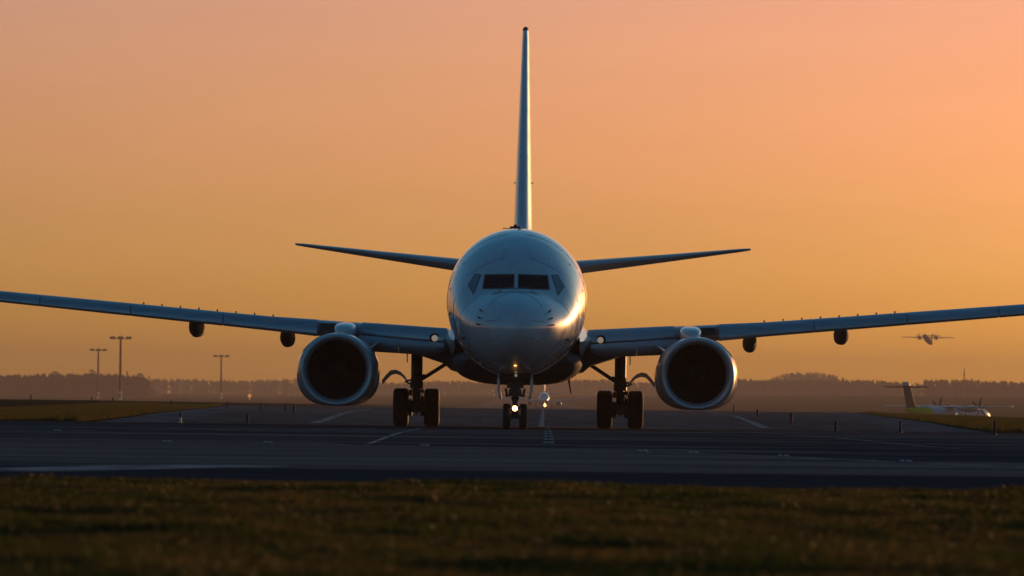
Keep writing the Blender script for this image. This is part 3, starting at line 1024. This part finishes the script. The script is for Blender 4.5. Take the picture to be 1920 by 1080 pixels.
def turboprop(loc, heading, pitch, label, rear_mat, fin_mat, gear, body='farwhite'):
    """ high-wing twin; local +Y is forward, z = 0 at the wheels """
    root = empty('turboprop_airplane', loc)
    root.rotation_euler = (pitch, 0, heading)
    tag(root, label, 'airplane')
    W = M[body]

    def ring(y, r, z, n=20):
        return [Vector((r * math.cos(2 * math.pi * k / n), y, z + r * math.sin(2 * math.pi * k / n))) for k in range(n)]
    m = MB()
    m.rings([ring(y, r, z) for y, r, z in ((16.2, .05, 2.1), (16.0, .45, 2.15), (15.2, .85, 2.3), (14, 1.15, 2.45), (12.2, 1.35, 2.55), (-4.5, 1.35, 2.55), (-7.5, 1.22, 2.68))], True, True, True)
    m.build('fuselage', W, root)
    m = MB()
    m.rings([ring(y, r, z) for y, r, z in ((-7.5, 1.23, 2.68), (-8, 1.2, 2.7), (-12, .8, 3.0), (-15.4, .35, 3.3), (-16, .1, 3.35))], True, True, True)
    m.build('rear_fuselage', rear_mat, root)
    m = MB()
    rr = []
    for x, le, te, th, z in ((-14.2, 1.1, -.6, .14, 4.15), (-4.4, 1.9, -1.1, .34, 4.0), (0, 1.9, -1.1, .42, 4.0), (4.4, 1.9, -1.1, .34, 4.0), (14.2, 1.1, -.6, .14, 4.15)):
        rr.append([Vector((x, a, z + o)) for a, o in foil(le, te, th, 8)])
    m.rings(rr, True, True, True)
    m.build('wing', W, root)
    m = MB()
    m.box((0, .3, 3.82), (1.3, 4.2, .35))
    m.build('wing_fairing', W, root)
    for s in (-1, 1):
        m = MB()
        m.rings([ring(y, r, z, 16) for y, r, z in ((4.4, .3, 3.7), (4.2, .45, 3.7), (3, .6, 3.65), (0, .65, 3.6), (-3, .4, 3.7), (-4, .1, 3.8))], True, True, True)
        e = m.build('engine', W, root)
        e.location = (s * 4.4, 0, 0)
        m = MB()
        m.lathe([(4.4, .28), (4.7, .22), (5.0, .03)], 16, 'Y', (0, 0, 3.7))
        sp = m.build('propeller_hub', M['dark'], e)
        m = MB()
        rr = []
        for t in (0, .3, .7, 1):
            r = .25 + 1.8 * t
            w = .14 + .10 * math.sin(math.pi * min(1, t + .15))
            rr.append([Vector((-w * .8, -w * .5, r)), Vector((.03, 0, r)), Vector((w * .8, w * .5, r)), Vector((-.03, 0, r))])
        m.rings(rr, True, True, True)
        b0 = m.build('propeller_blade', M['dark'], e)
        b0.location = (0, 4.6, 3.7)
        for k in range(6):
            c = b0 if k == 0 else b0.copy()
            if k:
                COL.objects.link(c); c.parent = e
            c.rotation_euler = (0, 2 * math.pi * k / 6 + .2, 0)
        if gear:
            m = MB()
            m.tube([(s * 4.4, -.3, 3.2), (s * 4.4, -.5, .5)], .12, 8)
            for q in (-.28, .28):
                m.lathe([(-.13, .2), (-.13, .48), (.13, .48), (.13, .2)], 20, 'X', (s * 4.4 + q, -.5, .5))
            m.build('main_gear', M['dark'], root)
    m = MB()
    rr = []
    for z, le, te, th in ((3.2, -9.5, -15.3, .5), (4.2, -12.1, -15.7, .42), (7.9, -14.2, -16.9, .28)):
        rr.append([Vector((o, a, z)) for a, o in foil(le, te, th, 8)])
    m.rings(rr, True, True, True)
    fn = m.build('fin', fin_mat, root)
    m = MB()
    rr = []
    for z, le, te, th in ((7.902, -14.2, -16.9, .34), (8.5, -14.5, -17.2, .30), (8.62, -14.8, -17.2, .15)):
        rr.append([Vector((o, a, z)) for a, o in foil(le, te, th, 8)])
    m.rings(rr, True, True, True)
    m.build('fin_tip', W, fn)
    m = MB()
    rr = []
    for x, le, te, th in ((-4.6, -15.2, -16.6, .22), (0, -14.6, -16.9, .36), (4.6, -15.2, -16.6, .22)):
        rr.append([Vector((x, a, 7.65 + o)) for a, o in foil(le, te, th, 8)])
    m.rings(rr, True, True, True)
    m.build('tailplane', fin_mat if fin_mat is M['brownpaint'] else W, root)
    m = MB()
    m.tube([(0, 12, 1.5), (0, 12, .4)], .09, 8)
    m.lathe([(-.2, .1), (-.2, .38), (.2, .38), (.2, .1)], 20, 'X', (0, 12, .4))
    m.build('nose_gear', M['dark'], root)
    return root


qd = 1200
qp = at(1776, 762, qd)
tp = turboprop((qp.x, qd, qp.z - 4.05), R(-34), 0, 'distant turboprop with lime green rear body taxiing behind the grass', M['lime'], M['brownpaint'], True)
# wing light and nose light that shine in the photograph
l = MB(); l.lathe([(-.1, .03), (0, .18), (.1, .03)], 12, 'Y', (14.2, .3, 4.15)); l.build('wing_tip_light', M['lamp_soft'], tp)
l = MB(); l.lathe([(-.2, .05), (0, .3), (.2, .05)], 12, 'Y', (4.4, -4.0, 2.6)); l.build('gear_light', M['lamp_soft'], tp)
fd = 3300
fp = at(1740, 633, fd)
turboprop((fp.x, fd, fp.z - 4.0), R(4), R(10), 'tiny turboprop climbing away in the sky below the right wing', M['flyer'], M['flyer'], False, 'flyer')

# ------------------------------------------------------------------ light masts
def light_mast(px, py_base, d, h, label):
    p = at(px, py_base, d)
    z0 = ground_z(p.x, d)
    top = at(px, py_base, d).z + h
    root = empty('light_mast', (p.x, d, z0))
    tag(root, label, 'light mast', 'floodlight masts on the left')
    H = top - z0
    m = MB()
    m.tube([(0, 0, 0), (0, 0, H)], [.65, .42], 12)
    m.build('pole', M['mast'], root)
    for k, (a, b) in enumerate(((.02, .07), (.07, .12), (.12, .16))):
        m = MB(); m.tube([(0, 0, H * a), (0, 0, H * b)], .70, 12)
        m.build('painted_band', M['mast_white'] if k % 2 == 0 else M['mast_red'], root)
    m = MB()
    m.box((0, 0, H), (9.0, .5, .35)); m.box((0, 0, H), (.5, 5.0, .35)); m.box((0, 0, H + .35), (1.2, 1.2, .5)); m.tube([(0, 0, H), (0, 0, H + 2.2)], .06, 6)
    m.build('head_frame', M['mast'], root, smooth=False)
    m = MB(); m.box((0, 0, 0), (1.1, .8, .7), Matrix.Rotation(R(25), 3, 'X')); l0 = m.build('floodlight', M['mast'], root, smooth=False)
    for k, x in enumerate((-4.0, -2.8, -.7, .7, 2.8, 4.0)):
        c = l0 if k == 0 else l0.copy()
        if k:
            COL.objects.link(c); c.parent = root
        c.location = (x, -.3, H + .5)
    return root


light_mast(225, 748, 2645, 25.5, 'tallest of three floodlight masts, beyond the left grass')
light_mast(183.5, 746, 3300, 25, 'slim floodlight mast, leftmost of the three')
light_mast(414, 750, 3600, 25, 'shortest floodlight mast, nearest the left engine')
# a red lamp far out on the field
p = at(468, 742, 2500)
m = MB(); m.lathe([(-.3, .05), (-.2, .55), (0, .7), (.2, .55), (.3, .05)], 16, 'Y', (0, 0, 1.2)); m.tube([(0, 0, -.5), (0, 0, .6)], .12, 8)
b = m.build('warning_lamp', M['orange_lamp'])
b.location = (p.x, 2500, ground_z(p.x, 2500) + .5)
b.location.z = p.z - 1.2
m = MB(); m.tube([(0, 0, 0), (0, 0, -3)], .1, 6); m.build('post', M['mast'], b)
tag(b, 'small glowing orange lamp far off left of the engine', 'lamp')

# ------------------------------------------------------------------ edge marker posts
def post(px, py_base, d, label, white=False, h=.36):
    p = at(px, py_base, d)
    z = ground_z(p.x, d)
    o_ = empty('marker_post', (p.x, d, z))
    tag(o_, label, 'marker post', 'blue edge markers along the pavement')
    rp = .034 if d < 250 else .06
    h = h if d < 250 else h * 1.25
    m = MB(); m.lathe([(-.05, .0), (-.05, rp), (h - .015, rp), (h, rp * .8)], 16, 'Z')
    m.build('tube', M['post'], o_)
    m = MB(); m.lathe([(0, .06), (.02, .06), (.035, .045)], 16, 'Z')
    m.build('foot', M['post_white'] if white else M['dark'], o_)
    if white:
        m = MB(); m.lathe([(.04, .0365), (.04, .037), (.16, .037), (.16, .0365)], 16, 'Z')
        m.build('reflective_sleeve', M['post_white'], o_)
    return o_


post(1865, 815.5, 172, 'blue marker post at far right beside the grass edge', h=.38)
post(1688, 811, 180, 'blue marker post left of the grass edge on the right', h=.32)
post(1567, 809.5, 183, 'blue marker post below the climbing turboprop, third from the right', h=.30)
post(1483, 794, 262, 'dark marker post right of the right engine, fourth from the right', h=.34)
post(1420, 779.5, 375, 'dark marker post just right of the right engine', h=.38)
post(1376, 768, 560, 'tiny dark marker post under the right engine edge', h=.5)
post(338, 793, 188, 'blue marker post with pale base at the left grass tip', True, h=.30)
post(463.5, 793, 192, 'dark marker post between the pale-based post and the left engine', h=.30)
post(551, 778, 320, 'dark marker post touching the left engine edge', h=.36)
post(535.5, 766, 370, 'dark marker post just above and left of the engine lower edge', h=.38)
post(489.5, 762, 400, 'dark marker post left of the left engine on the far pavement', h=.38)
post(426, 759, 430, 'dark marker post under the shortest mast', h=.38)
post(321, 754, 470, 'dark marker post between the two right masts', h=.38)
post(212, 751, 500, 'dark marker post beside the tallest mast foot', h=.38)
post(172, 748.5, 540, 'small dark marker post beside the leftmost mast foot', h=.34)
post(58, 747, 520, 'small dark marker post near the left edge of the picture', h=.42)

# ------------------------------------------------------------------ pavement lights
def pave_light(x, y, w, label, group):
    o_ = empty('pavement_light', (x, y, 0.0))
    tag(o_, label, 'pavement light', group)
    m = MB(); m.lathe([(-.01, w * .5), (.006, w * .5), (.014, w * .38)], 20, 'Z')
    m.build('steel_ring', M['glint'], o_)
    for q in (-1, 1):
        m = MB(); m.lathe([(.010, w * .17), (.022, w * .13), (.026, w * .03)], 16, 'Z', (q * w * .22, 0, 0))
        m.build('lens', M['glass_fixture'], o_)


ORD = ['first', 'second', 'third', 'fourth', 'fifth', 'sixth', 'seventh', 'eighth', 'ninth']
for i, (px, py) in enumerate(((1028, 831), (1028, 825), (1027.5, 819), (1027, 814), (1027, 809.5), (1025, 804.5), (1023, 800.5))):
    x, y = gpt(px, py)
    pave_light(x, y, .22, 'inset steel light right of the nose wheels, %s from the camera in its row' % ORD[i], 'row of inset lights beside the nose wheels')
for i, (px, py) in enumerate(((105, 808), (310, 829), (500, 830.5), (795, 836), (1205, 847), (1300, 849.5), (1470, 856), (1700, 866.5))):
    x, y = gpt(px, py)
    pave_light(x, y + .3, .17, 'low steel light on the crossing taxiway, %s from the left' % ORD[i], 'low lights along the crossing taxiway')

# ------------------------------------------------------------------ woods on the skyline
def add_tree(mb, x, y, z, h, w, rnd, dense=26):
    """ bare winter tree: trunk, a fan of limbs and many small twig sheets """
    mb.m = 1
    mb.tube([(x, y, z - .5), (x + rnd.uniform(-.2, .2), y, z + h * .45), (x + rnd.uniform(-.5, .5), y, z + h * .9)], [.28, .2, .05], 5)
    for k in range(5):
        a = rnd.uniform(0, 2 * math.pi)
        b0 = z + h * rnd.uniform(.25, .55)
        mb.tube([(x, y, b0), (x + math.cos(a) * w * .4, y + math.sin(a) * w * .4, b0 + h * rnd.uniform(.2, .4))], [.12, .03], 4)
    mb.m = 0
    for k in range(dense):
        a = rnd.uniform(0, 2 * math.pi)
        t = rnd.random()
        zz = z + h * t
        r = w * .5 * math.sqrt(max(.05, 1 - ((t - .45) / .6) ** 2)) * math.sqrt(rnd.random())
        cx, cy = x + r * math.cos(a), y + r * math.sin(a)
        s = rnd.uniform(.5, 1.15)
        b_ = rnd.uniform(0, math.pi)
        ux, uy = math.cos(b_) * s, math.sin(b_) * s
        hh = rnd.uniform(.8, 2.0)
        mb.add([(cx - ux, cy - uy, zz - hh * .4), (cx + ux * .5, cy + uy * .5, zz - hh * .6), (cx + ux * .8, cy + uy * .8, zz + hh * .3), (cx - ux * .2, cy - uy * .2, zz + hh)],
               [(0, 1, 2), (0, 2, 3)])


def wood(name, label, x0, x1, y0, depth, n, hmin, hmax, seed, zf=ground_z, dense=26):
    rnd = random.Random(seed)
    mb = MB()
    for k in range(n):
        x = x0 + (x1 - x0) * (k + rnd.uniform(0, 1)) / n
        y = y0 + rnd.uniform(0, depth)
        wob = .5 + .5 * math.sin(x * .031 + seed) * math.sin(x * .013 + 2 * seed)
        h = hmin + (hmax - hmin) * (.6 * wob + .4 * rnd.random())
        add_tree(mb, x, y, zf(x, y), h, h * rnd.uniform(.32, .48), rnd, dense)
    me = bpy.data.meshes.new(name)
    me.from_pydata(mb.v, [], mb.f)
    me.materials.append(M['twig']); me.materials.append(M['bark'])
    me.polygons.foreach_set('material_index', mb.mi)
    o = bpy.data.objects.new(name, me)
    COL.objects.link(o)
    return tag(o, label, 'wood', kind='stuff')


def px_x(px, d):
    return (px - 960) * d / F + 2.5 * d / F


wood('near_wood', 'dark bare wood at the far left behind the masts', px_x(-180, 4100), px_x(262, 4100), 4100, 140, 330, 9.5, 14.5, 1, dense=34)
wood('far_wood', 'long hazy wood along the whole skyline', px_x(-500, 6200), px_x(2400, 6200), 6200, 200, 2300, 9, 15.5, 2, dense=24)
wood('right_wood', 'hazy bare wood below the low hill on the right', px_x(1330, 5300), px_x(1690, 5300), 5300, 90, 300, 10.0, 15.0, 3)
wood('edge_wood', 'hazy wood behind the taxiing turboprop at the right edge', px_x(1735, 5000), px_x(2150, 5000), 5000, 120, 300, 10.0, 15.5, 4)

# the low hill, covered with trees
HX, HY = px_x(1522, 7000), 7000


def hill_z(x, y):
    dx, dy = (x - HX), (y - HY)
    sx = 42 if dx > 0 else 50
    core = math.exp(-(dx / sx) ** 4 * .9) * .55 + math.exp(-(dx / 105) ** 2) * .45
    return 12.5 + 24.0 * core * math.exp(-(dy / 160) ** 2)


m = MB()
m.rings([[Vector((HX - 320 + 20 * i, HY - 360 + 40 * j, hill_z(HX - 320 + 20 * i, HY - 360 + 40 * j) - (8 if j in (0, 18) or i in (0, 32) else 0))) for i in range(33)] for j in range(19)], close=False)
tag(m.build('hill', M['hillside'], smooth=True, angle=80), 'low wooded hill on the right skyline', kind='structure')
wood('hill_wood', 'hazy trees covering the low hill on the right', HX - 190, HX + 220, HY - 110, 200, 800, 3, 5.5, 5, hill_z, 14)

# single trees that stand out of the wood on the left
def lone_tree(name, px, d, h, w, label, seed, conifer=False):
    x = px_x(px, d)
    root = empty(name, (x, d, ground_z(x, d)))
    tag(root, label, 'tree')
    rnd = random.Random(seed)
    t = MB(); t.tube([(0, 0, -.5), (0.2, 0, h * .5), (0, 0, h * .97)], [.35, .22, .04], 7)
    for k in range(8):
        a = rnd.uniform(0, 6.28); b0 = h * rnd.uniform(.4, .7)
        t.tube([(0, 0, b0), (math.cos(a) * w * .4, math.sin(a) * w * .4, b0 + h * .2)], [.13, .03], 5)
    t.build('trunk', M['bark'], root)
    c = MB()
    for k in range(260):
        a = rnd.uniform(0, 6.28)
        if conifer:
            tt = rnd.random(); zz = h * (.1 + .9 * tt); r = w * .5 * (1.02 - tt) * math.sqrt(rnd.random())
        else:
            tt = rnd.random(); zz = h * (.55 + .45 * tt); r = w * .5 * math.sqrt(max(.04, 1 - (2 * tt - 1) ** 2)) * math.sqrt(rnd.random())
        cx, cy = r * math.cos(a), r * math.sin(a)
        s = rnd.uniform(.2, .5); b_ = rnd.uniform(0, 3.14)
        ux, uy = math.cos(b_) * s, math.sin(b_) * s
        c.add([(cx - ux, cy - uy, zz - s), (cx + ux, cy + uy, zz - s * .5), (cx + ux * .2, cy, zz + s)], [(0, 1, 2)])
    c.build('crown', M['conifer'] if conifer else M['twig'], root, smooth=False)


lone_tree('round_tree', 172, 4080, 17.5, 6.5, 'tall round-crowned bare tree beside the leftmost mast', 1)
lone_tree('conifer_tree', 238, 4080, 17.0, 5.0, 'pointed conifer just right of the tallest mast', 2, True)
lone_tree('bare_tree', 262, 4080, 15.5, 7.5, 'broad bare tree at the right end of the near wood', 3)
lone_tree('bare_tree', 103, 4080, 16.0, 9.0, 'broad bare tree rising from the near wood at far left', 4)
# thin radio masts on the skyline
for px, py, d, label in ((1808, 692, 4500, 'thin radio mast on the right skyline behind the turboprop'),):
    p = at(px, py, d); x = p.x; z0 = ground_z(x, d)
    root = empty('radio_mast', (x, d, z0)); tag(root, label, 'radio mast')
    m = MB(); m.tube([(0, 0, 0), (0, 0, p.z - z0)], [.7, .35], 6); m.build('lattice_pole', M['mast_red'], root)
    m = MB(); m.box((0, 0, (p.z - z0) * .8), (1.6, .6, .3)); m.build('antenna_bracket', M['mast'], root, smooth=False)

# ------------------------------------------------------------------ grass of the verge
rng = np.random.default_rng(4)


def smooth_noise(x, y, sx, sy, seed):
    r_ = np.random.default_rng(seed)
    g_ = r_.random((64, 64))
    fx, fy = (x / sx) % 63, (y / sy) % 63
    ix, iy = fx.astype(int), fy.astype(int)
    tx, ty = fx - ix, fy - iy
    tx = tx * tx * (3 - 2 * tx); ty = ty * ty * (3 - 2 * ty)
    return (g_[ix, iy] * (1 - tx) * (1 - ty) + g_[ix + 1, iy] * tx * (1 - ty) + g_[ix, iy + 1] * (1 - tx) * ty + g_[ix + 1, iy + 1] * tx * ty)


def grass(name, n, x0, x1, y0, y1, hmin, hmax, wid, zf, label):
    x = rng.uniform(x0, x1, n); y = rng.uniform(y0, y1, n)
    cl = .6 * smooth_noise(x + 50, y + 50, .9, 1.6, 1) + .4 * smooth_noise(x + 50, y + 50, .25, .4, 2)
    h = (hmin + (hmax - hmin) * cl ** 1.6) * rng.uniform(.6, 1.3, n)
    a = rng.uniform(0, math.pi, n)
    lean = rng.normal(0, .8, (n, 2)) * h[:, None]
    z = zf(x, y)
    w = wid * rng.uniform(.6, 1.4, n)
    v = np.empty((n, 4, 3))
    cx, cy = np.cos(a) * w, np.sin(a) * w
    v[:, 0] = np.stack([x - cx, y - cy, z - .02], 1)
    v[:, 1] = np.stack([x + cx, y + cy, z - .02], 1)
    v[:, 2] = np.stack([x + cx * .6 + lean[:, 0] * .4, y + cy * .6 + lean[:, 1] * .4, z + h * .6], 1)
    v[:, 3] = np.stack([x + lean[:, 0], y + lean[:, 1], z + h], 1)
    me = bpy.data.meshes.new(name)
    me.vertices.add(n * 4)
    me.vertices.foreach_set('co', v.reshape(-1))
    idx = np.arange(n)[:, None] * 4 + np.array([[0, 1, 2, 0, 2, 3]])
    me.loops.add(n * 6)
    me.loops.foreach_set('vertex_index', idx.reshape(-1).astype(np.int32))
    me.polygons.add(n * 2)
    me.polygons.foreach_set('loop_start', (np.arange(n * 2) * 3).astype(np.int32))
    me.polygons.foreach_set('loop_total', np.full(n * 2, 3, np.int32))
    me.update(); me.validate()
    me.materials.append(M['grass'])
    o = bpy.data.objects.new(name, me)
    COL.objects.link(o)
    return tag(o, label, 'grass', kind='stuff')


grass('verge_grass', 520000, -7.0, 7.0, 16, 46.2, .012, .085, .0035, lambda x, y: .03 + 0 * x, 'dark rough grass verge along the bottom of the picture')
vec_left = np.vectorize(ground_z)


def edge_strip(name, side, label, seed):
    """ taller grass along the pavement's flank """
    n = 26000
    y = 184 + (rng.random(n) ** 1.5) * 380
    hw = np.interp(y, [0, 180, 300, 600], [13, 13, 18.5, 30])
    s_ = .3 + rng.random(n) * 8
    x = axis(y) + side * (hw + s_)
    z = np.array([ground_z(a, b) for a, b in zip(x, y)]) + .02
    h = np.where(s_ < 1.3, rng.uniform(.08, .24, n), rng.uniform(.04, .13, n))
    w = rng.uniform(.02, .05, n)
    v = np.empty((n, 3, 3))
    v[:, 0] = np.stack([x - w, y, z - .02], 1); v[:, 1] = np.stack([x + w, y, z - .02], 1)
    v[:, 2] = np.stack([x + rng.normal(0, .03, n), y + rng.normal(0, .03, n), z + h], 1)
    me = bpy.data.meshes.new(name)
    me.from_pydata(v.reshape(-1, 3).tolist(), [], (np.arange(n * 3).reshape(-1, 3)).tolist())
    me.materials.append(M['grass'])
    o = bpy.data.objects.new(name, me); COL.objects.link(o)
    tag(o, label, 'grass', kind='stuff')


edge_strip('edge_grass', -1, 'rough grass bank left of the runway', 1)
edge_strip('edge_grass', 1, 'rough grass bank right of the runway', 2)

# ------------------------------------------------------------------ the hazy evening air
m = MB()
m.box((0, 4300, 34), (10800, 9500, 78))
hz = m.build('haze', [], smooth=False)
hm = bpy.data.materials.new('evening_haze')
hm.use_nodes = True
ht = hm.node_tree
for n_ in list(ht.nodes):
    ht.nodes.remove(n_)
ho = ht.nodes.new('ShaderNodeOutputMaterial')
hv = ht.nodes.new('ShaderNodeVolumePrincipled')
hv.inputs['Color'].default_value = (1.0, 0.78, 0.58, 1)
hv.inputs['Density'].default_value = 1.45e-4
hv.inputs['Anisotropy'].default_value = 0.0
ht.links.new(hv.outputs[0], ho.inputs['Volume'])
hz.data.materials.append(hm)
tag(hz, 'thin golden evening haze over the airfield', kind='stuff')
